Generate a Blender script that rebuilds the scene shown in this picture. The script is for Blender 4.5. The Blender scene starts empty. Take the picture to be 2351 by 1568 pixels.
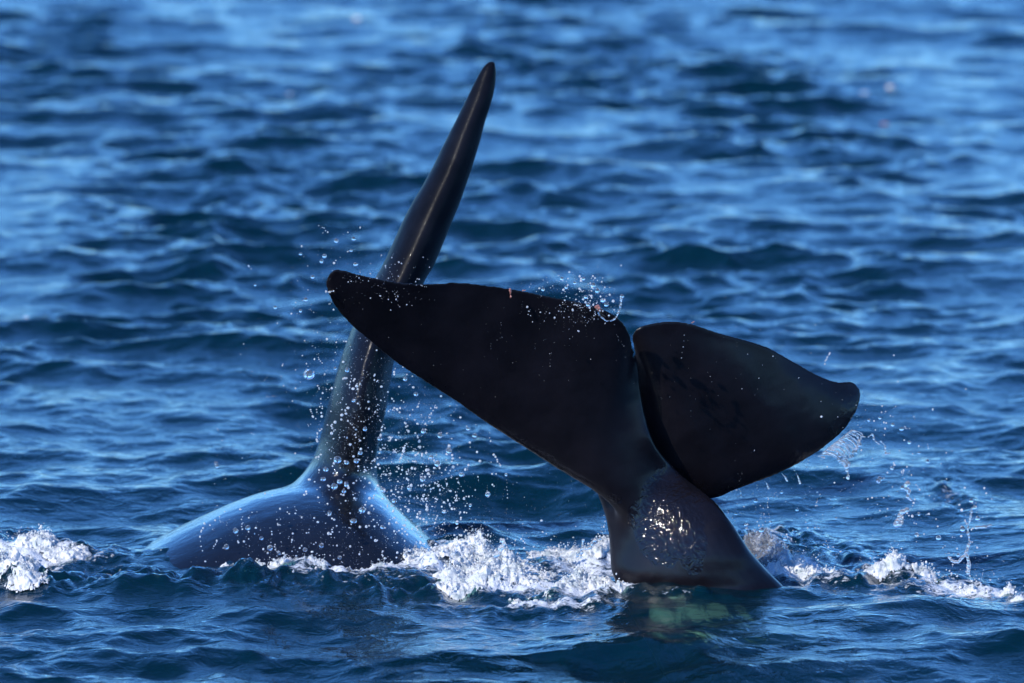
import bpy, bmesh, math, random
import numpy as np
from mathutils import Vector, Matrix, Quaternion
random.seed(5); rng = np.random.default_rng(5)
C = bpy.context.scene.collection
S = bpy.context.scene

# ------------------------------------------------------------------ camera, sky, sun, exposure
CAM_H, FOCAL, PITCH = 5.5, 300.0, math.radians(6.66)
cam_d = bpy.data.cameras.new('camera'); cam = bpy.data.objects.new('camera', cam_d); C.objects.link(cam)
cam.location = (0, 0, CAM_H); cam.rotation_euler = (math.pi/2 - PITCH, 0, 0)
cam_d.lens = FOCAL; cam_d.sensor_width = 36; cam_d.clip_start = 0.5; cam_d.clip_end = 30000
cam_d.dof.use_dof = True; cam_d.dof.focus_distance = 37.7; cam_d.dof.aperture_fstop = 2.6
S.camera = cam
SUN_EL, SUN_AZ = math.radians(36), math.radians(226)      # azimuth clockwise from +Y; behind the camera, to its left
w = bpy.data.worlds.new('World'); S.world = w; w.use_nodes = True
nt = w.node_tree; nt.nodes.clear()
sky = nt.nodes.new('ShaderNodeTexSky'); sky.sky_type = 'NISHITA'; sky.sun_disc = False
sky.sun_elevation = SUN_EL; sky.sun_rotation = SUN_AZ
sky.air_density = 1.0; sky.dust_density = 0.0; sky.ozone_density = 8.0; sky.altitude = 1200
bg = nt.nodes.new('ShaderNodeBackground'); bg.inputs['Strength'].default_value = 0.135
out = nt.nodes.new('ShaderNodeOutputWorld')
tint = nt.nodes.new('ShaderNodeMix'); tint.data_type = 'RGBA'; tint.blend_type = 'MULTIPLY'; tint.inputs[0].default_value = 1
tint.inputs[7].default_value = (.72, 1.05, 1.28, 1)      # the photograph's cool, saturated rendering of the sky
gam = nt.nodes.new('ShaderNodeGamma'); gam.inputs[1].default_value = 1.14; nt.links.new(sky.outputs[0], gam.inputs[0]); nt.links.new(gam.outputs[0], tint.inputs[6]); nt.links.new(tint.outputs[2], bg.inputs[0]); nt.links.new(bg.outputs[0], out.inputs[0])
sd = bpy.data.lights.new('sun', 'SUN'); sd.energy = 4.0; sd.angle = math.radians(0.53); sd.color = (1, .95, .86)
sun = bpy.data.objects.new('sun', sd); C.objects.link(sun)
sdir = Vector((math.sin(SUN_AZ)*math.cos(SUN_EL), math.cos(SUN_AZ)*math.cos(SUN_EL), math.sin(SUN_EL)))
sun.rotation_euler = sdir.to_track_quat('Z', 'Y').to_euler(); sun.location = (-20, 10, 30)
S.view_settings.view_transform = 'Standard'; S.view_settings.look = 'None'
S.view_settings.exposure = 0.1; S.view_settings.gamma = 1.0; S.view_settings.use_curve_mapping = False

# ------------------------------------------------------------------ helpers
CP, SP = math.cos(PITCH), math.sin(PITCH)
def P(px, py, Y):
    """a point at distance Y from the camera foot, given by where it lies in the picture (2351 x 1568)"""
    u = (px-1175.5)/2351*36/FOCAL; v = (784-py)/2351*36/FOCAL
    d = Vector((u, CP+v*SP, -SP+v*CP)); t = Y/d.y
    return Vector((d.x*t, Y, CAM_H+d.z*t))
def W(px, py):
    u = (px-1175.5)/2351*36/FOCAL; v = (784-py)/2351*36/FOCAL
    d = Vector((u, CP+v*SP, -SP+v*CP)); t = -CAM_H/d.z
    return Vector((d.x*t, d.y*t, 0))
def tag(o, label=None, cat=None, group=None, kind=None):
    if label: o['label'] = label
    if cat: o['category'] = cat
    if group: o['group'] = group
    if kind: o['kind'] = kind
    return o
def mesh_np(name, V, F, mat, parent=None, smooth=True):
    me = bpy.data.meshes.new(name); V = np.asarray(V, np.float32); F = np.asarray(F, np.int32)
    n = F.shape[1]
    me.vertices.add(len(V)); me.vertices.foreach_set('co', V.ravel())
    me.loops.add(F.size); me.loops.foreach_set('vertex_index', F.ravel())
    me.polygons.add(len(F)); me.polygons.foreach_set('loop_start', np.arange(0, F.size, n, dtype=np.int32))
    me.update(calc_edges=True)
    me.polygons.foreach_set('use_smooth', np.full(len(F), smooth)); me.materials.append(mat)
    me.validate()
    o = bpy.data.objects.new(name, me); C.objects.link(o)
    if parent: o.parent = parent
    return o
_perm = rng.random((64, 64, 64)).astype(np.float32)
def vnoise(p):
    p = np.asarray(p, np.float32); i = np.floor(p).astype(np.int64); f = p-i; f = f*f*(3-2*f)
    a = [i[..., k] & 63 for k in range(3)]; b = [(i[..., k]+1) & 63 for k in range(3)]
    fx, fy, fz = f[..., 0], f[..., 1], f[..., 2]
    def L(x, y, z): return _perm[x, y, z]
    c0 = (L(a[0],a[1],a[2])*(1-fx)+L(b[0],a[1],a[2])*fx)*(1-fy)+(L(a[0],b[1],a[2])*(1-fx)+L(b[0],b[1],a[2])*fx)*fy
    c1 = (L(a[0],a[1],b[2])*(1-fx)+L(b[0],a[1],b[2])*fx)*(1-fy)+(L(a[0],b[1],b[2])*(1-fx)+L(b[0],b[1],b[2])*fx)*fy
    return (c0*(1-fz)+c1*fz)*2-1
def fbm(p, o=4, g=.5):
    p = np.asarray(p, np.float32); r = 0; a = 1; t = 0
    for k in range(o): r = r+a*vnoise(p*2**k+17.3*k); t += a; a *= g
    return r/t
def ico(sub):
    bm = bmesh.new(); bmesh.ops.create_icosphere(bm, subdivisions=sub, radius=1)
    V = np.array([v.co[:] for v in bm.verts], np.float32); F = np.array([[v.index for v in f.verts] for f in bm.faces], np.int32)
    bm.free(); return V, F
ICO = {k: ico(k) for k in (1, 2, 3, 4)}
def balls(pts, rad, sub=1, stretch=None):
    """many small spheres as one vertex/face array"""
    V0, F0 = ICO[sub]; pts = np.asarray(pts, np.float32); rad = np.asarray(rad, np.float32); n = len(pts)
    sc = rad[:, None]*np.ones((1, 3), np.float32) if stretch is None else rad[:, None]*stretch
    V = V0[None]*sc[:, None, :]+pts[:, None, :]
    F = F0[None]+(np.arange(n)*len(V0))[:, None, None]
    return V.reshape(-1, 3), F.reshape(-1, 3)

# ------------------------------------------------------------------ materials
def mat(name):
    m = bpy.data.materials.new(name); m.use_nodes = True; n = m.node_tree; n.nodes.clear()
    o = n.nodes.new('ShaderNodeOutputMaterial'); return m, n, o
def N(n, t, **k):
    a = n.nodes.new(t)
    for q, v in k.items():
        if q in ('operation', 'blend_type', 'data_type', 'noise_dimensions', 'attribute_name', 'feature', 'noise_type', 'distribution'): setattr(a, q, v)
        else: a.inputs[q.replace('_', ' ')].default_value = v
    return a
def coords(n, scale=(1,1,1), rot=(0,0,0)):
    g = n.nodes.new('ShaderNodeTexCoord'); mp = n.nodes.new('ShaderNodeMapping')
    mp.inputs['Scale'].default_value = scale; mp.inputs['Rotation'].default_value = rot
    n.links.new(g.outputs['Object'], mp.inputs[0]); return mp.outputs[0]
def noise(n, vec, sc, det=4, rough=.5, dist=0):
    a = N(n, 'ShaderNodeTexNoise', Scale=sc, Detail=det, Roughness=rough, Distortion=dist); n.links.new(vec, a.inputs['Vector']); return a.outputs['Fac']
def ramp(n, fac, stops):
    r = n.nodes.new('ShaderNodeValToRGB'); cr = r.color_ramp
    while len(cr.elements) < len(stops): cr.elements.new(.5)
    for e, (p, c) in zip(cr.elements, stops): e.position = p; e.color = (c[0], c[1], c[2], 1) if hasattr(c, '__len__') else (c, c, c, 1)
    n.links.new(fac, r.inputs[0]); return r.outputs[0]
def math_(n, op, a, b=None, c=None, clamp=False):
    m = n.nodes.new('ShaderNodeMath'); m.operation = op; m.use_clamp = clamp
    for k, v in enumerate((a, b, c)):
        if v is None: continue
        if isinstance(v, (int, float)): m.inputs[k].default_value = v
        else: n.links.new(v, m.inputs[k])
    return m.outputs[0]

def water_material():
    m, n, o = mat('sea_water')
    at = N(n, 'ShaderNodeAttribute', attribute_name='foam'); foam = at.outputs['Fac']
    v1 = coords(n, (1, 1, 1))
    n1 = noise(n, v1, 9, 4, .55, .6)         # ripples of some 10 cm
    n2 = noise(n, v1, 38, 3, .55, .4)        # capillary ripples
    n3 = noise(n, v1, 120, 2, .6)
    b1 = N(n, 'ShaderNodeBump', Strength=.7, Distance=.022); n.links.new(n1, b1.inputs['Height'])
    b2 = N(n, 'ShaderNodeBump', Strength=.4, Distance=.004); n.links.new(n2, b2.inputs['Height']); n.links.new(b1.outputs[0], b2.inputs['Normal'])
    b3 = N(n, 'ShaderNodeBump', Distance=.006); n.links.new(n3, b3.inputs['Height']); n.links.new(b2.outputs[0], b3.inputs['Normal'])
    n.links.new(math_(n, 'MULTIPLY', foam, 1.0, clamp=True), b3.inputs['Strength'])
    deep = N(n, 'ShaderNodeBsdfDiffuse', Color=(.001, .034, .058, 1)); n.links.new(b2.outputs[0], deep.inputs['Normal'])
    tr = N(n, 'ShaderNodeBsdfTransparent', Color=(.5, .76, .70, 1))
    mx = N(n, 'ShaderNodeMixShader', Fac=.42); n.links.new(tr.outputs[0], mx.inputs[1]); n.links.new(deep.outputs[0], mx.inputs[2])
    gl = N(n, 'ShaderNodeBsdfGlossy', Roughness=.07, Color=(1, 1, 1, 1)); n.links.new(b3.outputs[0], gl.inputs['Normal'])
    fr = N(n, 'ShaderNodeFresnel', IOR=1.333); n.links.new(b3.outputs[0], fr.inputs['Normal'])
    wm = n.nodes.new('ShaderNodeMixShader'); n.links.new(fr.outputs[0], wm.inputs[0]); n.links.new(mx.outputs[0], wm.inputs[1]); n.links.new(gl.outputs[0], wm.inputs[2])
    # froth lying on the surface
    nf = noise(n, v1, 22, 8, .72, .3)
    thr = math_(n, 'SUBTRACT', 1.0, math_(n, 'MULTIPLY', foam, .70))
    ff = math_(n, 'MULTIPLY', math_(n, 'SUBTRACT', nf, math_(n, 'SUBTRACT', thr, .13)), 7.0, clamp=True)
    fd = N(n, 'ShaderNodeBsdfPrincipled', Roughness=.45, Base_Color=(.78, .82, .86, 1)); n.links.new(b3.outputs[0], fd.inputs['Normal'])
    fm = n.nodes.new('ShaderNodeMixShader'); n.links.new(ff, fm.inputs[0]); n.links.new(wm.outputs[0], fm.inputs[1]); n.links.new(fd.outputs[0], fm.inputs[2])
    n.links.new(fm.outputs[0], o.inputs[0]); return m

def skin_material(name, base, rough, streak_axis, patch=None, coat=.9, ior=1.42, dry=1.0, spec=.12, fine=.35, film=False):
    """wet black skin: fine streaky film of water, rivulets, scratches; patch = (centre, radii, colour)"""
    m, n, o = mat(name)
    v = coords(n); vs = coords(n, streak_axis)
    mott = noise(n, v, 5, 6, .6)
    scr = noise(n, coords(n, (1.2, 4, 20), (0, .5, .3)), 6, 3, .6, 1.2)
    col = ramp(n, mott, [(.3, [c*.7 for c in base]), (.7, [c*1.5 for c in base])])
    sc2 = ramp(n, scr, [(.735, 0.0), (.76, 1.0)])
    mixs = N(n, 'ShaderNodeMix', data_type='RGBA'); n.links.new(math_(n, 'MULTIPLY', sc2, .1), mixs.inputs['Factor']); n.links.new(col, mixs.inputs[6]); mixs.inputs[7].default_value = (.22, .22, .24, 1)
    colour = mixs.outputs[2]
    for (cen, rad, pc, k) in (patch or []):
        sub = N(n, 'ShaderNodeVectorMath', operation='SUBTRACT'); n.links.new(v, sub.inputs[0]); sub.inputs[1].default_value = cen
        div = N(n, 'ShaderNodeVectorMath', operation='DIVIDE'); n.links.new(sub.outputs[0], div.inputs[0]); div.inputs[1].default_value = rad
        ln = N(n, 'ShaderNodeVectorMath', operation='LENGTH'); n.links.new(div.outputs[0], ln.inputs[0])
        nn = noise(n, v, 9, 4, .6)
        f = math_(n, 'MULTIPLY', math_(n, 'SUBTRACT', math_(n, 'ADD', 1.0, math_(n, 'MULTIPLY', math_(n, 'SUBTRACT', nn, .5), .8)), ln.outputs['Value']), k, clamp=True)
        mp = N(n, 'ShaderNodeMix', data_type='RGBA'); n.links.new(f, mp.inputs['Factor']); n.links.new(colour, mp.inputs[6]); mp.inputs[7].default_value = (*pc, 1)
        colour = mp.outputs[2]
    st = noise(n, vs, 30, 4, .6, .4)
    riv = noise(n, coords(n, (1, 1, .85)), 36, 2, .5, .8)
    wet = noise(n, v, 3.2, 3, .5, .5)
    fa = N(n, 'ShaderNodeAttribute', attribute_name='film').outputs['Fac']
    b1 = N(n, 'ShaderNodeBump', Strength=fine, Distance=.004); n.links.new(st, b1.inputs['Height'])
    b2 = N(n, 'ShaderNodeBump', Distance=.006); n.links.new(ramp(n, riv, [(.38, 0.0), (.62, 1.0)]), b2.inputs['Height']); n.links.new(b1.outputs[0], b2.inputs['Normal'])
    if film: n.links.new(math_(n, 'MULTIPLY', math_(n, 'SUBTRACT', 1.0, fa), fine), b1.inputs['Strength'])
    n.links.new(math_(n, 'MULTIPLY', math_(n, 'POWER', fa, 2.2), .34) if film else math_(n, 'MULTIPLY', ramp(n, wet, [(.5, 0.0), (.62, 1.0)]), .15), b2.inputs['Strength'])
    p = N(n, 'ShaderNodeBsdfPrincipled', Roughness=rough, IOR=1.4); p.inputs['Specular IOR Level'].default_value = spec
    n.links.new(colour, p.inputs['Base Color']); n.links.new(b2.outputs[0], p.inputs['Normal'])
    n.links.new(math_(n, 'ADD', rough, math_(n, 'MULTIPLY', mott, .12)), p.inputs['Roughness'])
    p.inputs['Coat Weight'].default_value = coat; p.inputs['Coat Roughness'].default_value = .035; p.inputs['Coat IOR'].default_value = ior
    n.links.new(b2.outputs[0], p.inputs['Coat Normal'])
    g_ = n.nodes.new('ShaderNodeSeparateXYZ'); n.links.new(v, g_.inputs[0])       # the film of water is thickest low down
    zz = math_(n, 'MULTIPLY', g_.outputs['Z'], .5)
    cw = ramp(n, zz, [(.15, coat), (.29, coat*(.2+.8*dry)), (.5, coat*(.2+.8*dry)), (.64, coat*dry)])
    if film: n.links.new(math_(n, 'MULTIPLY', math_(n, 'SUBTRACT', 1.1, fa), spec), p.inputs['Specular IOR Level'])
    if film:      # a standing film of water near the leading edges and on the tail stock, only damp elsewhere
        cw = math_(n, 'ADD', .5, math_(n, 'MULTIPLY', fa, .4))
        n.links.new(math_(n, 'ADD', .24, math_(n, 'MULTIPLY', fa, -.19)), p.inputs['Coat Roughness'])
        n.links.new(math_(n, 'ADD', .30, math_(n, 'MULTIPLY', mott, .15)), p.inputs['Roughness'])
    n.links.new(cw, p.inputs['Coat Weight'])
    if dry < 1: n.links.new(math_(n, 'ADD', ramp(n, zz, [(.42, rough), (.62, .3)]), math_(n, 'MULTIPLY', mott, .08)), p.inputs['Roughness'])
    n.links.new(p.outputs[0], o.inputs[0]); return m

def foam_material():
    m, n, o = mat('white_foam'); v = coords(n)
    a = noise(n, v, 150, 4, .75); b = noise(n, v, 16, 4, .6)
    bp = N(n, 'ShaderNodeBump', Strength=.7, Distance=.005); n.links.new(a, bp.inputs['Height'])
    col = ramp(n, b, [(.33, (.40, .47, .50)), (.56, (.84, .85, .85))])
    p = N(n, 'ShaderNodeBsdfPrincipled', Roughness=.5, IOR=1.33); n.links.new(col, p.inputs['Base Color']); n.links.new(bp.outputs[0], p.inputs['Normal'])
    tr = N(n, 'ShaderNodeBsdfPrincipled', Roughness=.12, IOR=1.33); tr.inputs['Base Color'].default_value = (.85, .93, .96, 1); tr.inputs['Transmission Weight'].default_value = 1; n.links.new(bp.outputs[0], tr.inputs['Normal'])
    c = noise(n, v, 34, 5, .65)
    mx = n.nodes.new('ShaderNodeMixShader'); n.links.new(ramp(n, c, [(.58, 0.0), (.72, .35)]), mx.inputs[0]); n.links.new(p.outputs[0], mx.inputs[1]); n.links.new(tr.outputs[0], mx.inputs[2])
    n.links.new(mx.outputs[0], o.inputs[0]); return m
def drop_material(name, rough, milk, bump=0):
    m, n, o = mat(name)
    p = N(n, 'ShaderNodeBsdfPrincipled', Roughness=rough, IOR=1.33, Base_Color=(.97, .98, 1, 1)); p.inputs['Transmission Weight'].default_value = 1-milk
    p.inputs['Specular IOR Level'].default_value = .6
    if bump:
        bp = N(n, 'ShaderNodeBump', Strength=.8, Distance=.004); n.links.new(noise(n, coords(n), bump, 3, .6), bp.inputs['Height']); n.links.new(bp.outputs[0], p.inputs['Normal'])
    n.links.new(p.outputs[0], o.inputs[0]); return m

M_water = water_material()
M_foam = foam_material()
M_drop = drop_material('clear_drop', .03, .06)
M_spray = drop_material('fine_spray', .12, .4)
M_splash = drop_material('splash_water', .05, .14, 120)

# ------------------------------------------------------------------ the sea
def axis(core0, core1, step, grow, far0, far1, stepmax=1e9):
    a = list(np.arange(core0, core1, step)); s = step; x = a[-1]
    while x < far1: s = min(s*grow, stepmax if abs(x) < 9 else 1e9); x += s; a.append(x)
    s = step; x = a[0]; b = []
    while x > far0: s = min(s*grow, stepmax if abs(x) < 9 else 1e9); x -= s; b.append(x)
    return np.array(b[::-1]+a)
xs = axis(-2.6, 2.6, .0135, 1.03, -6000, 6000, .045)
ys = [34.2]; 
while ys[-1] < 7000:
    y = ys[-1]
    ys.append(y + (.022 if y < 41 else max(.022, .022*(y/41)**2.3) if y < 125 else (.022*(125/41)**2.3)*1.09**(1+(math.log(y/125)/math.log(1.02)))))
s = .03; b = []; y = 34.2
while y > -6000: y -= s; s *= 1.07; b.append(y)
ys = np.array(b[::-1]+ys)
X, Y = np.meshgrid(xs, ys)
print('sea grid', X.shape)
sx = np.gradient(xs)[None, :]; sy = np.gradient(ys)[:, None]
Z = np.zeros_like(X); DX = np.zeros_like(X); DY = np.zeros_like(X)
wrng = np.random.default_rng(11)
NW = 150; lam = np.exp(np.linspace(math.log(.13), math.log(5.5), NW)); HEAD = math.radians(-97)
gust = np.clip(1+1.5*fbm(np.stack([X*.55, Y*.22, X*0], -1), 3), .6, 1.7)
for i, L in enumerate(lam):
    L *= wrng.uniform(.95, 1.05)
    th = HEAD + wrng.normal(0, math.radians(55 if L < 1.5 else 38)); k = 2*math.pi/L
    slope = .0275*(1.0 if L > .35 else .85)*(1 if L < 1.0 else (1.0/L)**1.05)
    a = slope/k; ph = wrng.uniform(0, 2*math.pi)
    att = np.clip((L*abs(1/max(abs(math.cos(th)), .02))/sx/2.4-1), 0, 1)*np.clip((L*abs(1/max(abs(math.sin(th)), .02))/sy/2.4-1), 0, 1)
    arg = k*(X*math.cos(th)+Y*math.sin(th))+ph
    c, sn = np.cos(arg), np.sin(arg)
    if L < 1.2: att = att*gust
    Z += att*a*c; DX -= att*a*.9*math.cos(th)*sn; DY -= att*a*.9*math.sin(th)*sn
# the swell that hides the foot of the tail, and hollows round the animals
def bump(px, py, rx, ry, h):
    p = W(px, py); return h*np.exp(-((X-p.x)/rx)**2-((Y-p.y)/ry)**2)
calm = 1-.45*np.exp(-((X+.2)/2.6)**2-((Y-38)/1.4)**2); Z *= calm; 
# froth and disturbed water
FO = [(1090,1310,.36,.50,1.0),(1180,1350,.34,.35,1.0),(1340,1360,.25,.35,1.0),(820,1315,.42,.35,.85),(640,1320,.4,.3,.45),(1350,1290,.25,.5,.75),
      (1820,1305,.16,.5,.9),(1760,1250,.16,.7,.6),(2040,1320,.2,.3,.8),(2240,1350,.35,.35,.8),(1960,1335,.2,.3,.5),(30,1310,.25,.6,1.0),(110,1290,.25,.5,.7),
      (250,1330,.35,.35,.42),(420,1335,.3,.3,.36),(500,1345,.5,.3,.34),(900,1350,.6,.35,.42),(2180,1145,.09,.8,.5),(60,1240,.14,.5,.5),(1050,1262,.25,.4,.6),
      (720,1335,.5,.12,.65),(1250,1396,.4,.12,.75),(1900,1335,.3,.25,.6),(190,1300,.3,.3,.55),(470,1330,.3,.1,.5),(1560,1380,.3,.05,.5)]
foam = np.zeros_like(X)
for px, py, rx, ry, a in FO: foam = np.maximum(foam, bump(px, py, rx*1.15, ry*1.1, a))
lump = foam*.9
for px, py, rx, ry, a in [(250,1340,.4,.3,.9),(430,1348,.4,.25,.8),(600,1350,.4,.22,.9),(800,1350,.4,.22,.9),(960,1365,.35,.25,.8),(1200,1400,.4,.25,.5),(80,1345,.4,.3,.9),
      (1950,1345,.3,.3,.6),(2150,1345,.4,.3,.8),(1750,1240,.25,.6,.9),(1560,1230,.3,.5,.4),(1900,1270,.3,.5,.5)]: lump = np.maximum(lump, bump(px, py, rx, ry, a))
near = (lump > .03)
pts = np.stack([X[near], Y[near]*.6, np.zeros(near.sum())], -1)
dis = fbm(pts*14, 4, .6)*.07+np.abs(fbm(pts*5+9, 3))*.13
Z[near] += dis*lump[near]
Z += bump(1640, 1368, .55, .2, .055)+bump(1650, 1420, 1.2, .4, .03)+bump(2150, 1400, .8, .3, .03)+bump(330, 1345, .5, .3, .03)-bump(1250, 1420, .5, .3, .02)
V = np.stack([X+DX, Y+DY, Z], -1).reshape(-1, 3)
r, c = X.shape; I = np.arange(r*c).reshape(r, c)
F = np.stack([I[:-1, :-1], I[:-1, 1:], I[1:, 1:], I[1:, :-1]], -1).reshape(-1, 4)
sea = mesh_np('sea', V, F, M_water); tag(sea, 'rippled deep blue open sea with darker troughs', None, None, 'structure')
at = sea.data.attributes.new('foam', 'FLOAT', 'POINT'); at.data.foreach_set('value', foam.ravel().astype(np.float32))
ZX, ZY = xs, ys
def sea_z(x, y):
    i = min(max(np.searchsorted(xs, x), 0), len(xs)-1); j = min(max(np.searchsorted(ys, y), 0), len(ys)-1); return float(Z[j, i])
m, n, o = mat('deep_water'); d = N(n, 'ShaderNodeBsdfDiffuse', Color=(.0015, .014, .03, 1)); n.links.new(d.outputs[0], o.inputs[0])
dv = [(-6500, -6500, -6), (6500, -6500, -6), (6500, 7500, -6), (-6500, 7500, -6)]
tag(mesh_np('sea_depth', dv, [[0, 1, 2, 3]], m), 'dark blue depth of the sea', None, None, 'structure')

# ------------------------------------------------------------------ the whales
def loft(rings):
    R = np.array(rings); a, b = R.shape[:2]; Vv = R.reshape(-1, 3); Fq = []
    for i in range(a-1):
        for j in range(b):
            k = (j+1) % b; Fq.append((i*b+j, i*b+k, (i+1)*b+k, (i+1)*b+j))
    bm = bmesh.new(); vs = [bm.verts.new(v) for v in Vv]
    for f in Fq: bm.faces.new([vs[q] for q in f])
    bm.faces.new(vs[:b][::-1]); bm.faces.new(vs[-b:])
    bmesh.ops.recalc_face_normals(bm, faces=bm.faces); return bm
def union(name, bms, voxel, smooth, mat_, displace=None):
    me = bpy.data.meshes.new(name); bm = bmesh.new()
    for b in bms:
        t = bpy.data.meshes.new('tmp'); b.to_mesh(t); bm.from_mesh(t); bpy.data.meshes.remove(t); b.free()
    bm.to_mesh(me); bm.free()
    o = bpy.data.objects.new(name, me); C.objects.link(o)
    md = o.modifiers.new('r', 'REMESH'); md.mode = 'VOXEL'; md.voxel_size = voxel; md.use_smooth_shade = True
    if smooth:
        ms = o.modifiers.new('s', 'SMOOTH'); ms.factor = .5; ms.iterations = smooth
    dg = bpy.context.evaluated_depsgraph_get(); ne = bpy.data.meshes.new_from_object(o.evaluated_get(dg))
    o.modifiers.clear(); o.data = ne; bpy.data.meshes.remove(me); ne.materials.clear(); ne.materials.append(mat_)
    if displace: displace(ne)
    return o
def resample(st, k):
    """smooth (Catmull-Rom) interpolation of station tuples"""
    A = np.array(st, float); out = []
    for i in range(len(A)-1):
        p0, p1, p2, p3 = A[max(i-1, 0)], A[i], A[i+1], A[min(i+2, len(A)-1)]
        for q in range(k):
            t = q/k; out.append(.5*((2*p1)+(-p0+p2)*t+(2*p0-5*p1+4*p2-p3)*t*t+(-p0+3*p1-3*p2+p3)*t**3))
    out.append(A[-1]); return out
def blade(st, nseg=18):
    rings = []
    for lx, ly, lY, tx, ty, tY, th in resample(st, 4):
        le, te = P(lx, ly, lY), P(tx, ty, tY); ch = te-le
        nrm = Vector((0, -1, 0)); nrm = (nrm-ch.normalized()*nrm.dot(ch.normalized())).normalized()
        ring = []
        cs = [.5*(1-math.cos(math.pi*i/nseg)) for i in range(nseg+1)]
        tk = lambda c_: th*(2.6*(.2969*math.sqrt(c_)-.126*c_-.3516*c_*c_+.2843*c_**3-.1015*c_**4)/.26*.5+.035*(math.sin(math.pi*min(1, c_*1.0))**.4 if 0 < c_ < 1 else 0))
        for c_ in cs: ring.append(le+ch*c_+nrm*max(tk(c_), .005))
        for c_ in cs[-2:0:-1]: ring.append(le+ch*c_-nrm*max(tk(c_), .005))
        rings.append([tuple(q) for q in ring])
    return loft(rings)
def tube(st, k=4, nseg=36, ex=1.0):
    rings = []
    for lx, ly, rx, ry, yc, hd, sk in resample(st, k):
        l, r_ = P(lx, ly, yc-sk), P(rx, ry, yc+sk); ce = (l+r_)/2; ax = (r_-l)/2; ring = []
        for i in range(nseg):
            a = 2*math.pi*i/nseg; cx, sn = math.cos(a), math.sin(a)
            cx = math.copysign(abs(cx)**ex, cx); sn = math.copysign(abs(sn)**ex, sn)
            ring.append(tuple(ce+ax*cx+Vector((0, hd, 0))*sn))
        rings.append(ring)
    return loft(rings)

T = 37.5
left = [(1500,1240,T+.05,1470,880,T+.04,.06),(1430,1200,T+.02,1466,845,T+.03,.085),(1385,1168,T,1460,818,T+.01,.09),(1340,1125,T-.02,1452,795,T-.05,.075),(1300,1092,T-.03,1447,768,T-.09,.070),(1250,1058,T-.05,1432,740,T-.13,.066),
 (1200,1025,T-.07,1400,715,T-.17,.062),(1150,993,T-.10,1330,692,T-.21,.058),(1100,960,T-.13,1250,676,T-.25,.053),(1050,925,T-.17,1190,664,T-.29,.048),
 (1000,893,T-.21,1120,653,T-.33,.043),(950,860,T-.26,1050,646,T-.37,.038),(900,826,T-.31,985,650,T-.41,.034),(850,785,T-.37,925,648,T-.45,.029),
 (800,741,T-.43,870,639,T-.49,.024),(770,706,T-.47,825,629,T-.52,.019),(755,678,T-.50,798,622,T-.54,.015),(748,650,T-.52,778,619,T-.55,.012),(753,632,T-.54,766,620,T-.55,.007)]
right = [(1490,1120,T+.24,1440,900,T+.15,.05),(1540,1125,T+.25,1450,850,T+.11,.075),(1590,1140,T+.26,1455,805,T+.06,.08),(1640,1144,T+.27,1450,772,T+.02,.076),(1680,1129,T+.27,1464,752,T+.0,.071),(1720,1113,T+.28,1495,741,T+.01,.066),
 (1760,1098,T+.29,1545,736,T+.03,.06),(1800,1081,T+.305,1590,742,T+.06,.055),(1840,1061,T+.32,1650,761,T+.11,.05),(1880,1036,T+.35,1700,775,T+.16,.045),
 (1915,1010,T+.38,1760,794,T+.22,.039),(1941,985,T+.41,1810,821,T+.28,.034),(1958,960,T+.43,1860,850,T+.34,.028),(1969,938,T+.45,1900,869,T+.39,.022),
 (1976,915,T+.47,1930,876,T+.43,.017),(1977,900,T+.48,1955,875,T+.46,.012),(1973,889,T+.48,1965,880,T+.47,.006)]
ped = [(1450,820,1462,820,T+.02,.015,0),(1430,900,1472,900,T+.04,.03,.0),(1412,960,1484,960,T+.05,.045,-.01),(1380,1020,1506,1020,T+.07,.06,-.03),(1352,1085,1558,1085,T+.155,.08,-.03),(1366,1150,1640,1150,T+.10,.105,-.08),
 (1386,1205,1682,1205,T+.055,.13,-.09),(1397,1265,1722,1265,T+.043,.165,-.08),(1402,1310,1762,1310,T+.05,.19,-.05),(1425,1360,1812,1360,T+.055,.21,-.05),(1470,1450,1900,1450,T-.03,.32,-.03),(1550,1600,2060,1600,T,.36,0),(1650,1800,2200,1800,T,.36,0)]
pc1 = P(1640, 1420, T-.2); pc2 = P(1700, 1452, T-.2)
M_tail = skin_material('wet_tail_skin', (.0062, .0052, .0074), .08, (3, 3, 1),
    [((pc1.x, pc1.y, pc1.z), (.40, .5, .11), (.42, .47, .42), 2.5), ((pc2.x, pc2.y, pc2.z), (.5, .5, .05), (.6, .66, .5), 4)], 1.0, 1.45, 1.0, .10, .14, True)
def relax(me, spots, iters):
    """Laplacian smoothing weighted round the given points, to fillet where limbs meet"""
    nv = len(me.vertices); co = np.zeros(nv*3, np.float32); me.vertices.foreach_get('co', co); co = co.reshape(-1, 3).astype(np.float64)
    ed = np.zeros(len(me.edges)*2, np.int32); me.edges.foreach_get('vertices', ed); ed = ed.reshape(-1, 2)
    wt = np.zeros(nv)
    for c_, r_ in spots: wt = np.maximum(wt, np.clip(1.6*np.exp(-(((co-np.array(c_))/np.array(r_))**2).sum(1)), 0, 1))
    act = wt[ed].max(1) > .02; ed = ed[act]; a_, b_ = ed[:, 0], ed[:, 1]
    deg = np.bincount(a_, minlength=nv)+np.bincount(b_, minlength=nv); deg = np.maximum(deg, 1)
    for _ in range(iters):
        sm = np.stack([np.bincount(a_, co[b_, k], nv)+np.bincount(b_, co[a_, k], nv) for k in range(3)], 1)/deg[:, None]
        co += (wt*.6)[:, None]*np.where((deg > 2)[:, None], sm-co, 0)
    me.vertices.foreach_set('co', co.astype(np.float32).ravel()); me.update()
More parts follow.
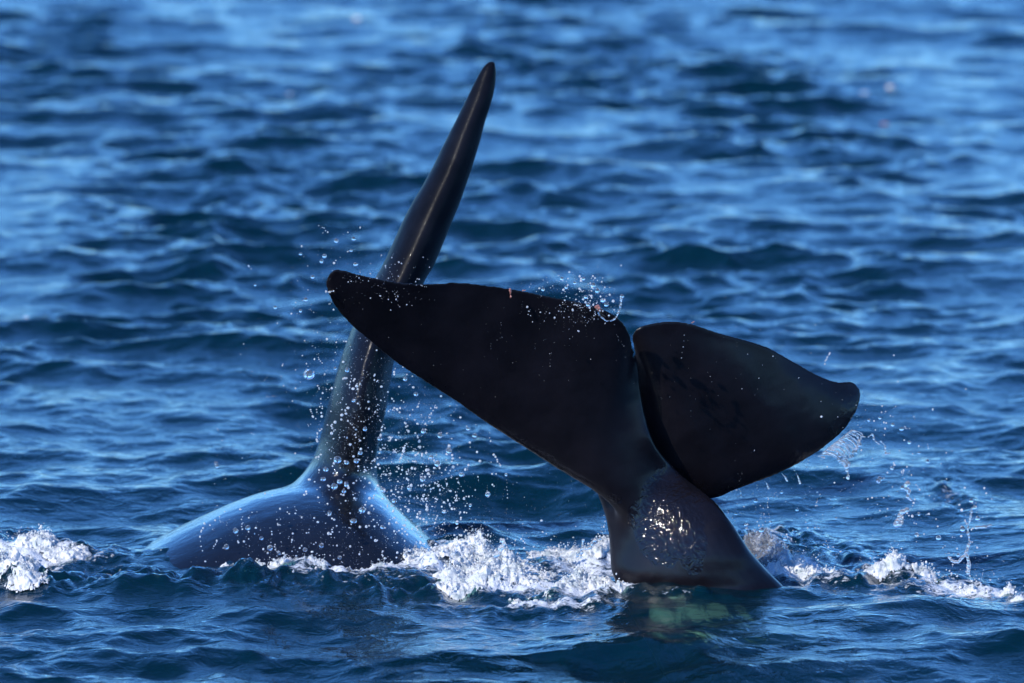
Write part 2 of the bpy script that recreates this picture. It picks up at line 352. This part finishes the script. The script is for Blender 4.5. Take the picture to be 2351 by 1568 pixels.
def tail_nicks(me):
    co = np.zeros(len(me.vertices)*3, np.float32); me.vertices.foreach_get('co', co); co = co.reshape(-1, 3)
    nr = np.zeros(len(me.vertices)*3, np.float32); me.vertices.foreach_get('normal', nr); nr = nr.reshape(-1, 3)
    co += nr*(fbm(co*6, 3)*.004+fbm(co*16+3, 2)*.0005)[:, None]; me.vertices.foreach_set('co', co.ravel()); me.update()
def finish_tail(me):
    nv = len(me.vertices); co = np.zeros(nv*3, np.float32); me.vertices.foreach_get('co', co); co = co.reshape(-1, 3)
    f = np.zeros(nv)
    for st, r_ in ((left[3:], .05), (right[2:], .07)):
        poly = np.array([P(q[0], q[1], q[2])[:] for q in resample(st, 4)])[:, [0, 2]]
        d = np.full(nv, 9.0)
        for q in poly: d = np.minimum(d, ((co[:, [0, 2]]-q)**2).sum(1))
        f = np.maximum(f, .6*np.clip((r_-np.sqrt(d)+.035*fbm(co*18, 3))/.012, 0, 1))
    for px, py, rx, rz in ((1535, 1185, .17, .20), (1410, 1150, .04, .03), (1590, 1250, .07, .12)):
        c_ = P(px, py, T); d = np.sqrt(((co[:, 0]-c_.x)/rx)**2+((co[:, 2]-c_.z)/rz)**2)
        f = np.maximum(f, np.clip((1-d+.35*fbm(co*14+7, 4))/.06, 0, 1))
    a_ = me.attributes.new('film', 'FLOAT', 'POINT'); a_.data.foreach_set('value', f.astype(np.float32))
    relax(me, [(P(1415, 1150, T), (.12, .4, .20)), (P(1425, 1010, T), (.05, .3, .14)), (P(1478, 1105, T-.1), (.06, .22, .11))], 500); tail_nicks(me)
def finish_back(me):
    relax(me, [(P(785, 1110, B), (.22, .7, .15))], 260); tail_nicks(me)
tail = union('killer_whale', [blade(left), blade(right), tube(ped)], .006, 14, M_tail, finish_tail)

tag(tail, 'black whale tail with both flukes raised high out of the water, rest of body submerged', 'whale')

B = 39.05
fin = [(1127,139,1135,140,B+.30,.012,0),(1112,150,1139,156,B+.29,.03,0),(1095,178,1138,190,B+.28,.05,0),(1073,222,1128,238,B+.26,.075,0),(1050,268,1113,285,B+.25,.10,0),(1020,330,1096,345,B+.23,.125,0),(990,390,1078,400,B+.21,.15,0),
 (950,460,1053,474,B+.18,.175,0),(915,530,1024,545,B+.16,.2,0),(885,593,997,607,B+.14,.22,0),(868,628,977,642,B+.13,.235,0),(840,680,951,703,B+.11,.255,0),(815,735,930,755,B+.1,.275,0),
 (790,800,909,812,B+.08,.295,0),(772,860,898,866,B+.07,.315,0),(757,915,890,920,B+.06,.33,0),(745,965,881,967,B+.08,.34,0),(733,1010,871,1012,B+.1,.345,0),(720,1048,864,1050,B+.12,.35,0),
 (703,1080,864,1085,B+.14,.36,0),(676,1108,880,1128,B+.17,.37,0),(650,1150,905,1185,B+.2,.36,0),(640,1230,920,1250,B+.25,.33,0)]
prof = [(165,1450),(212,1370),(258,1314),(297,1280),(372,1229),(462,1185),(540,1151),(600,1131),(650,1119),(720,1108),(800,1108),(868,1128),(905,1158),(950,1200),(987,1232),(1030,1272),(1075,1325),(1130,1400),(1150,1450)]
pr = resample(prof, 4); rings = []
for u in np.linspace(-1, 1, 41):
    s = max(.02, (1-abs(u)**2))**.5; sw = max(.02, 1-abs(u)**(7 if u < 0 else 2.2))**.35; yy = B+.05+u*(1.2 if u < 0 else 1.5); ring = []
    for (px, py) in pr: ring.append(tuple(P(690+(px-690)*(.3+.7*sw), 1450+(py-1450)*s, yy)))
    for (px, py) in pr[::-1][1:-1]: ring.append(tuple(P(690+(px-690)*(.3+.7*sw), 1450+(1450-py)*.6*s+10, yy)))
    rings.append(ring)
hump = loft(rings)
low = tube([(1000,1290,1000,1400,B+.5,.1,0),(1060,1252,1060,1400,B+.55,.25,0),(1120,1248,1120,1400,B+.6,.3,0),(1190,1262,1190,1400,B+.6,.25,0),(1230,1300,1230,1400,B+.6,.1,0)])
gp = P(985, 1180, B)
M_back = skin_material('wet_back_skin', (.006, .007, .011), .12, (.5, 2.2, 5),
    [((gp.x, gp.y, gp.z), (.17, .9, .24), (.16, .18, .19), 1.4)], 1.0, 1.62, .02, .07, .3)
back = union('killer_whale', [tube(fin, 4, 40, 1.16), hump], .009, 9, M_back, finish_back)
tag(back, 'glossy whale back breaking the surface with a tall upright leaning dorsal fin', 'whale')

# pink whale lice and barnacles clinging to the rear edge of the flukes: parts of the tail
m, n, o = mat('pink_parasite'); p_ = N(n, 'ShaderNodeBsdfPrincipled', Roughness=.35)
n.links.new(ramp(n, noise(n, coords(n), 120, 3), [(.35, (.16, .05, .035)), (.65, (.5, .22, .18))]), p_.inputs['Base Color']); n.links.new(p_.outputs[0], o.inputs[0]); M_pink = m
def chain(name, path, r0, r1, voxel, mat_, jit=.25, seg=6, smooth=1):
    path = [Vector(q) for q in path]; pts = []; rad = []
    rs = random.Random(hash(tuple(round(v, 3) for v in path[0])) & 0xffff)
    st = resample([tuple(q) for q in path], seg)
    for i, q in enumerate(st):
        t = i/(len(st)-1); r_ = (r0+(r1-r0)*t)*(1+jit*rs.uniform(-1, 1))
        pts.append([q[k]+r_*.55*rs.uniform(-1, 1) for k in range(3)]); rad.append(r_)
    Vb, Fb = balls(pts, rad, 2); bm = bmesh.new(); vs = [bm.verts.new(v) for v in Vb.tolist()]
    for f in Fb.tolist(): bm.faces.new([vs[q] for q in f])
    return union(name, [bm], voxel, smooth, mat_)
for (x0, y0, x1, y1, r_) in ((1170,664,1172,683,.006),(1200,667,1206,666,.003),(1372,703,1377,714,.008),(1757,733,1764,730,.003)):
    yy = T-.34 if x0 < 1300 else T-.28 if x0 < 1500 else T+.08
    if x0 > 1500: x0, x1, y0, y1 = 1588, 1594, 742, 737
    a_, b_ = P(x0, y0, yy), P(x1, y1, yy)
    q = chain('barnacle', [a_, (a_+b_)/2+Vector((.002, -.004, 0)), b_], r_, r_*.7, .003, M_pink, .2, 4)
    q.parent = tail

# ------------------------------------------------------------------ foam thrown up round the animals
def foam_mass(name, ells, label, group, milk=M_foam, seed=0):
    """a torn sheet of froth: a fine height field with ragged rims, and blobs thrown up from its crests"""
    rg = np.random.default_rng(seed+100)
    E = [(W(px, py), hw*.001914, dp, h) for (px, py, hw, dp, h) in ells]
    x0 = min(c.x-a*1.2 for c, a, d, h in E); x1 = max(c.x+a*1.2 for c, a, d, h in E)
    y0 = min(c.y-d*1.2 for c, a, d, h in E); y1 = max(c.y+d*1.2 for c, a, d, h in E)
    gx = np.arange(x0, x1, .0045); gy = np.arange(y0, y1, .009); GX, GY = np.meshgrid(gx, gy)
    base = np.interp(GX.ravel(), xs, np.arange(len(xs))); by = np.interp(GY.ravel(), ys, np.arange(len(ys)))
    i0 = base.astype(int); j0 = by.astype(int); fx = base-i0; fy = by-j0
    z0 = ((Z[j0, i0]*(1-fx)+Z[j0, i0+1]*fx)*(1-fy)+(Z[j0+1, i0]*(1-fx)+Z[j0+1, i0+1]*fx)*fy).reshape(GX.shape)
    env = np.zeros_like(GX)
    for c, a, d, h in E:
        d2 = ((GX-c.x)/a)**2+((GY-c.y)/d)**2; env = np.maximum(env, h*.86*np.clip(1-d2, 0, 1)**.6)
    q = np.stack([GX, GY*.7, np.full_like(GX, seed*2.7)], -1)
    big = np.clip(.42+1.5*fbm(q*6.5, 3, .5), 0.02, 1.5); mid = 1-np.abs(fbm(q*24+3, 3, .6))*2.2; fine = fbm(q*75+5, 3, .75)
    hh = env*big*(.6+.5*mid)+np.minimum(env*.5, .016)*fine+np.minimum(env*.35, .011)*fbm(q*150+2, 2)-.011+rg.normal(0, .0022, GX.shape)
    keep = (hh > -.004) & (env > 0)
    jx = fbm(q*60+11, 2)*.012; V_ = np.stack([GX+jx, GY, z0+hh], -1).reshape(-1, 3)
    r_, c_ = GX.shape; I_ = np.arange(r_*c_).reshape(r_, c_); k_ = keep[:-1, :-1] | keep[1:, 1:]
    F_ = np.stack([I_[:-1, :-1], I_[:-1, 1:], I_[1:, 1:], I_[1:, :-1]], -1)[k_]
    used = np.unique(F_); mp = np.zeros(len(V_), int); mp[used] = np.arange(len(used)); V_ = V_[used]; F_ = mp[F_]
    F_ = np.concatenate([F_[:, [0, 1, 2]], F_[:, [0, 2, 3]]])
    # thrown-up blobs and fine beads
    top = hh.ravel()[used]; wgt = np.clip(top, 0, None)**1.6; wgt /= wgt.sum(); nb = int(len(used)*.11)
    pick = rg.choice(len(used), nb, p=wgt); bp = V_[pick]+np.stack([rg.normal(0, .006, nb), rg.normal(0, .006, nb), np.abs(rg.normal(0, 1, nb))**1.7*.016*(.3+top[pick]/.08)], -1)
    rr = .0012+.0048*rg.random(nb)**4
    Vb, Fb = balls(bp, rr, 1, (1+rg.uniform(-.35, .5, (nb, 3))).astype(np.float32))
    o = mesh_np(name, np.concatenate([V_, Vb]), np.concatenate([F_, Fb+len(V_)]), milk)
    return tag(o, label, 'foam', group, 'stuff')
G = 'foam thrown up round the whales'
foam_mass('foam', [(1090,1300,150,.28,.085),(1000,1304,100,.2,.07),(1160,1318,130,.25,.09),(1130,1345,140,.2,.085),(1060,1362,70,.14,.07)], 'big mound of white foam between the whale back and the raised tail', G, seed=1)
foam_mass('foam', [(1290,1362,100,.2,.09),(1360,1350,70,.16,.09),(1240,1378,80,.12,.07),(1405,1372,40,.1,.06)], 'broken white foam against the left side of the tail stock', G, seed=2)
foam_mass('foam', [(1330,1275,75,.25,.08),(1260,1270,60,.2,.07),(1385,1270,30,.12,.08)], 'thin ragged foam behind the left edge of the tail stock', G, seed=3)
foam_mass('foam', [(840,1316,120,.14,.06),(930,1312,110,.2,.085),(760,1318,80,.12,.05),(640,1318,80,.1,.035),(560,1322,60,.07,.025)], 'low line of white foam along the foot of the arched back', G, seed=4)
foam_mass('foam', [(700,1322,36,.1,.105),(730,1328,24,.08,.075),(670,1322,28,.07,.065)], 'small white splash lapping the black streak below the dorsal fin', G, seed=5)
foam_mass('foam', [(1835,1318,60,.16,.10),(1795,1318,50,.18,.075),(1875,1312,30,.1,.085)], 'white foam clump just right of the tail stock', G, seed=6)
foam_mass('foam', [(1775,1290,45,.3,.07),(1745,1262,45,.3,.06)], 'bubbly grey wavelet spilling off the right edge of the tail stock', G, milk=M_splash, seed=7)
foam_mass('foam', [(2050,1322,34,.14,.085),(2010,1325,40,.15,.045),(1965,1330,30,.1,.03)], 'rounded white foam bump on the wave at right', G, seed=8)
foam_mass('foam', [(2130,1328,40,.12,.04),(2180,1340,45,.12,.05),(2230,1352,40,.12,.05),(2290,1362,50,.14,.065),(2350,1375,40,.14,.05)], 'glittering breaking crest running off the right edge of the picture', G, seed=9)
foam_mass('foam', [(5,1325,90,.3,.085),(60,1350,60,.2,.05),(-50,1320,90,.3,.10)], 'upright white splash at the left edge of the picture', G, seed=10)
foam_mass('foam', [(90,1290,60,.2,.08),(150,1298,60,.18,.06)], 'low foam crest beside the splash at the left edge', G, seed=11)
foam_mass('foam', [(1905,1330,22,.07,.03),(1925,1365,22,.05,.025)], 'small foam scrap between the two white clumps right of the tail', G, seed=12)

# ------------------------------------------------------------------ splashes, drops and spray
def strand(label, pts, Y_, r0, r1, jit=.35, seg=7, group=None, voxel=.0028):
    o = chain('water_splash', [P(a, b, Y_) for a, b in pts], r0*.8, r1*.8, voxel, M_splash, min(jit*1.9, .85), seg+2)
    return tag(o, label, 'splash', group)
GS = 'water drips hanging from the right fluke'
for k, (x0, y0, x1, y1) in enumerate(((1818,1072,1838,1110),(1793,1085,1806,1102),(1753,1102,1765,1122),(1697,1122,1702,1140),(1870,1045,1893,1052))):
    strand('thin drip of water flung from the lower edge of the right fluke', [(x0,y0),((x0+x1)/2+2,(y0+y1)/2),(x1,y1)], T+.3, .0022, .0055, .25, 5, GS)
strand('forked rope of water with two bends falling right of the fluke tip', [(2085,1108),(2078,1120),(2088,1130),(2083,1142),(2093,1148)], T+.3, .010, .006)
strand('short slanted rag of water under the forked rope of water', [(2085,1172),(2070,1180),(2068,1196),(2060,1205)], T+.3, .009, .012)
strand('tall crooked water column rising from the sea at right', [(2222,1315),(2224,1290),(2218,1268),(2226,1245),(2222,1215),(2228,1190),(2232,1165)], T+.1, .009, .005, .15, 9)
strand('curled arm of water leaning left of the tall crooked column', [(2222,1262),(2205,1285),(2190,1290),(2178,1278)], T+.1, .008, .005)
strand('little horizontal rag of water right of the tall crooked column', [(2240,1212),(2262,1210),(2275,1204)], T+.1, .009, .004)
strand('double hooked jet of water left of the tail stock', [(1325,1275),(1335,1262),(1350,1258),(1362,1245),(1378,1236)], T+.3, .006, .008)
strand('short vertical jet behind the double hooked jet', [(1335,1280),(1336,1262),(1338,1240)], T+.4, .005, .006)
strand('ragged upright jet over the foam between the whales', [(1140,1275),(1150,1262),(1155,1246),(1150,1240)], T+.4, .012, .006)
strand('curved string of beads above the notch of the flukes', [(1374,716),(1380,728),(1394,736),(1408,734),(1418,722),(1424,706),(1427,684)], T-.35, .003, .0045, .6)
strand('thin thread of water leaving the right fluke tip', [(1960,930),(1985,929),(2010,931)], T+.4, .002, .003, .4)
strand('looping strand of water trailing right of the fluke tip', [(1975,1000),(1992,1004),(2003,997),(2007,1010),(2020,1020)], T+.4, .004, .004, .4)
strand('bent jagged strand of water farther out from the fluke tip', [(2022,1012),(2032,1025),(2034,1042),(2044,1040)], T+.4, .004, .004, .5)
# the thin sheet of water pouring off the right fluke
def sheet():
    rs = random.Random(3); pts = []; rad = []
    for k in range(26):
        q = k/25; a = (1880+75*q, 1045-58*q); m_ = (1915+62*q+rs.uniform(-3, 3), 1048-52*q+rs.uniform(-3, 3)+10*math.sin(q*3.1)); b_ = (1938+34*q, 1078-60*q+12*math.sin(q*3.1)+rs.uniform(-5, 5))
        path = resample([(*a, T+.36), (*m_, T+.36+rs.uniform(-.03, .03)), (*b_, T+.37+rs.uniform(-.03, .03))], 22)
        stop = rs.uniform(.75, 1)*len(path)
        for i, (x, y, yy) in enumerate(path):
            if i > stop: break
            pts.append(tuple(P(x+rs.uniform(-.8, .8), y+rs.uniform(-.8, .8), yy))); rad.append(.0022+.0016*rs.random()+(.002 if i > len(path)*.85 else 0))
    Vb, Fb = balls(pts, rad, 1); bm = bmesh.new(); vs = [bm.verts.new(v) for v in Vb.tolist()]
    for f in Fb.tolist(): bm.faces.new([vs[q] for q in f])
    return tag(union('water_sheet', [bm], .0026, 2, M_splash), 'thin clear sheet of water pouring off the tip of the right fluke', 'splash')
sheet()
strand('ragged curl hanging from the sheet of water at the fluke tip', [(1922,1040),(1935,1055),(1945,1075),(1947,1098)], T+.37, .007, .007, .4)
strand('thick right hand rim of the water sheet at the fluke tip', [(1950,992),(1968,1003),(1974,1022),(1960,1032)], T+.37, .004, .007, .4)

def spray(name, specs, label, seed, mat_=M_spray, big=None):
    """specs: (n, cx, cy, sx, sy, Y, sY, rmin, rmax) gaussian clouds"""
    rg = np.random.default_rng(seed); pts = []; rad = []
    for (n_, cx, cy, sx_, sy_, Y0, sY, r0, r1, *tilt) in specs:
        for _ in range(int(n_*.95)):
            a, b = rg.normal(), rg.normal(); tl = tilt[0] if tilt else 0
            x = cx+a*sx_; y = cy+b*sy_+tl*a*sx_
            q = P(x, y, Y0+rg.uniform(-sY, sY))
            if q.z < .0: continue
            pts.append(tuple(q)); rad.append(r0+(r1-r0)*rg.random()**5)
            if rg.random() < .16:           # some fly in short broken streaks
                dx, dz = rg.normal(0, .006), rg.normal(0, .012); rr_ = rad[-1]
                for k in range(1, rg.integers(2, 7)): pts.append((q.x+dx*k+rg.normal(0, .002), q.y, q.z+dz*k+rg.normal(0, .002))); rad.append(rr_*rg.uniform(.4, .9))
    st = 1+rg.uniform(-.2, .25, (len(pts), 3)); V_, F_ = balls(pts, rad, 1, st.astype(np.float32))
    return tag(mesh_np(name, V_, F_, mat_), label, 'spray', 'spray flying round the whales', 'stuff')
R0, R1 = .0007, .0072
spray('spray', [(700,830,1010,55,120,38.0,.25,R0,R1),(350,860,1200,110,70,37.8,.2,R0,R1),(250,790,880,60,60,38.5,.2,R0,.005),(120,560,1230,70,40,37.8,.2,R0,.006),(150,690,1240,110,45,37.7,.15,R0,.006)], 'dense spray of drops in front of the dorsal fin foot', 1)
spray('spray', [(620,960,1030,60,95,38.3,.3,R0,R1),(420,1000,1110,70,60,38.1,.3,R0,R1),(160,940,1160,90,60,38.1,.3,R0,.006),(200,1000,1230,130,30,38.0,.2,R0,.006),(160,1200,1190,150,60,38.0,.3,R0,.003)], 'dense spray of drops between dorsal fin and left fluke', 2)
spray('spray', [(60,770,600,38,38,T-.4,.2,R0,.006),(70,700,700,45,70,T,.3,R0,.004),(60,650,830,60,100,T+.4,.3,R0,.004),(70,560,1080,80,80,38.4,.3,R0,.003)], 'loose drops left of the raised left fluke tip', 3)
spray('spray', [(60,900,610,40,30,38.5,.2,R0,.005),(60,840,640,40,12,T-.6,.05,R0,.004),(60,900,675,50,16,T-.62,.03,R0,.004)], 'fine drops along the rear edge of the left fluke tip', 4)
spray('spray', [(170,1365,690,26,26,T-.38,.08,R0,.0065),(110,1320,670,50,34,T-.38,.15,R0,.006),(90,1330,715,45,22,T-.42,.05,R0,.004),(60,1260,640,50,40,T-.2,.2,R0,.003)], 'bright burst of drops above the fluke notch', 5)
spray('spray', [(110,2060,1010,70,70,T+.4,.3,R0,.006,.5),(130,2030,1120,80,70,T+.3,.3,R0,.005),(70,2090,1170,30,60,T+.3,.1,R0,.0065),(90,2230,1220,25,60,T+.1,.1,R0,.007),(50,2240,1290,60,25,T,.1,R0,.006)], 'drops strewn in an arc right of the right fluke tip', 6)
spray('spray', [(260,1740,1180,75,55,T+.5,.4,R0,.005),(110,1760,1240,60,30,T+.3,.2,R0,.006),(130,1880,1170,90,60,T+.5,.4,R0,.003),(40,1960,960,40,30,T+.4,.1,R0,.004)], 'fine drops under the right fluke beside the tail stock', 7)
spray('spray', [(30,1770,750,60,50,T+.2,.2,R0,.0045),(26,1950,820,120,80,T+.2,.3,R0,.003),(40,1600,830,90,80,T-.3,.05,.0008,.0025),(60,1200,800,120,60,T-.5,.05,.0008,.002)], 'sparse specks of water above the right fluke', 8)
spray('spray', [(260,1120,1262,90,16,T+.6,.25,R0,.006),(140,1290,1268,70,16,T+.5,.2,R0,.005),(110,700,1295,60,16,38.0,.1,R0,.006),(60,40,1255,50,20,37.8,.2,R0,.006),(90,1830,1275,60,20,T+.5,.2,R0,.005),(140,2210,1325,90,16,T-.0,.1,R0,.005),(60,2050,1285,50,15,T+.2,.1,R0,.005)], 'droplets hopping over the foam line at the waterline', 9)

# the largest drops, each its own
def big_drops(spots, Y_, label, group):
    for (x, y, r_) in spots:
        rs = random.Random(int(x*7+y)); V0, F0 = ICO[3]; V_ = V0.copy()
        V_ *= (1+.16*vnoise(V0*1.3+rs.uniform(0, 30)))[:, None]; V_ *= np.array([rs.uniform(.85, 1.1), 1, rs.uniform(.85, 1.2)], np.float32)
        o = mesh_np('water_drop', V_*(r_*.001914), F0, M_drop); o.location = P(x, y, Y_+rs.uniform(-.06, .06))
        tag(o, label, 'drop', group)
big_drops([(709,861,11)], T+.3, 'largest lone round water drop, floating left of the dorsal fin', None)
big_drops([(738,600,5),(812,548,5),(772,553,5),(690,583,4),(806,575,4),(745,588,6),(817,607,5),(632,706,4),(690,714,4),(702,688,5),(586,654,3),(718,636,4)], T-.3, 'clear water drop floating above and left of the left fluke tip', 'water drops round the left fluke tip')
big_drops([(797,849,6),(770,846,4),(812,920,5),(838,985,5),(872,1007,6),(775,1055,8),(796,1062,6),(818,1058,6),(748,1078,6),(742,1100,6),(827,1040,5),(780,1106,7),(768,1117,8),(795,1112,6),(790,1128,5),(738,1252,6),(757,1178,5),(812,1196,7),(832,1170,8),(878,1210,5),(497,1064,6),(499,1070,5),(541,1218,7),(569,1212,6),(520,1256,6),(620,1258,6),(600,1236,5),(700,1262,5),(880,1125,6),(905,1150,6),(780,1280,5),(640,1270,5)], 37.95, 'clear round water drop flying before the dorsal fin and arched back', 'water drops before the dorsal fin')
big_drops([(930,870,5),(955,905,5),(972,990,6),(1010,1000,6),(1030,1035,7),(990,1050,6),(1075,985,5),(1005,1065,7),(1060,1090,6),(1090,1000,6),(1120,1135,6),(1080,1160,4),(970,1100,6),(940,1120,6),(1162,1090,4),(1020,1175,5),(1050,1200,5)], 37.85, 'clear round water drop flying under the left fluke', 'water drops under the left fluke')
big_drops([(1362,655,6),(1372,668,6),(1385,690,6),(1350,700,5),(1392,700,5),(1345,682,5),(1300,660,4),(1290,640,4),(1247,665,4),(1428,680,5),(1320,650,4),(1340,640,4)], T-.36, 'clear water drop in the burst over the fluke notch', 'water drops over the fluke notch')
big_drops([(2020,960,4),(2050,975,5),(2070,985,5),(1995,965,4),(2088,1016,5),(2110,1040,4),(2130,1060,5),(2048,1075,5),(2020,1100,6),(2017,1105,5),(2072,1120,5),(2060,1195,5),(2230,1150,6),(2210,1215,7),(2245,1190,6),(2238,1165,5),(2155,1235,7),(2200,1275,5),(2105,1228,6),(2110,1180,4)], T+.3, 'clear water drop flung out right of the right fluke', 'water drops right of the right fluke')
big_drops([(1748,1217,6),(1712,1205,4),(1770,1200,4),(1803,1238,5),(1690,1180,4),(1735,1150,5),(1795,1130,4),(1830,1170,4),(1880,1213,3),(1920,1190,3)], T+.4, 'clear water drop beside the tail stock below the right fluke', 'water drops beside the tail stock')

# blurred glints on far crests: put in as small pale or reddish blobs
for k, (px, py, r_, lab) in enumerate(((665,211,.05,'pale round glint blob alone on the far water left of the fin'),(2045,205,.06,'pale glint blob at upper right'),(1985,214,.05,'smaller pale glint blob at upper right, left of its twin'),
        (2032,272,.05,'reddish tinted glint blob below the pair at upper right'),(820,55,.06,'faint glint blob near the top of the picture'),(60,740,.03,'small blurred glint blob on the water at left'))):
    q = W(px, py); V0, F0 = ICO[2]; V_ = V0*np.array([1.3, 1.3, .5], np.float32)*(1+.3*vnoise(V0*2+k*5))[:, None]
    o = mesh_np('glint_blob', V_*r_*.45, F0, M_pink if 'reddish' in lab else M_foam); o.location = (q.x, q.y, sea_z(q.x, q.y)+.01); tag(o, lab, 'glint', 'glint blobs on the far water')  # pale glints share the foam material, the reddish one the parasite pink
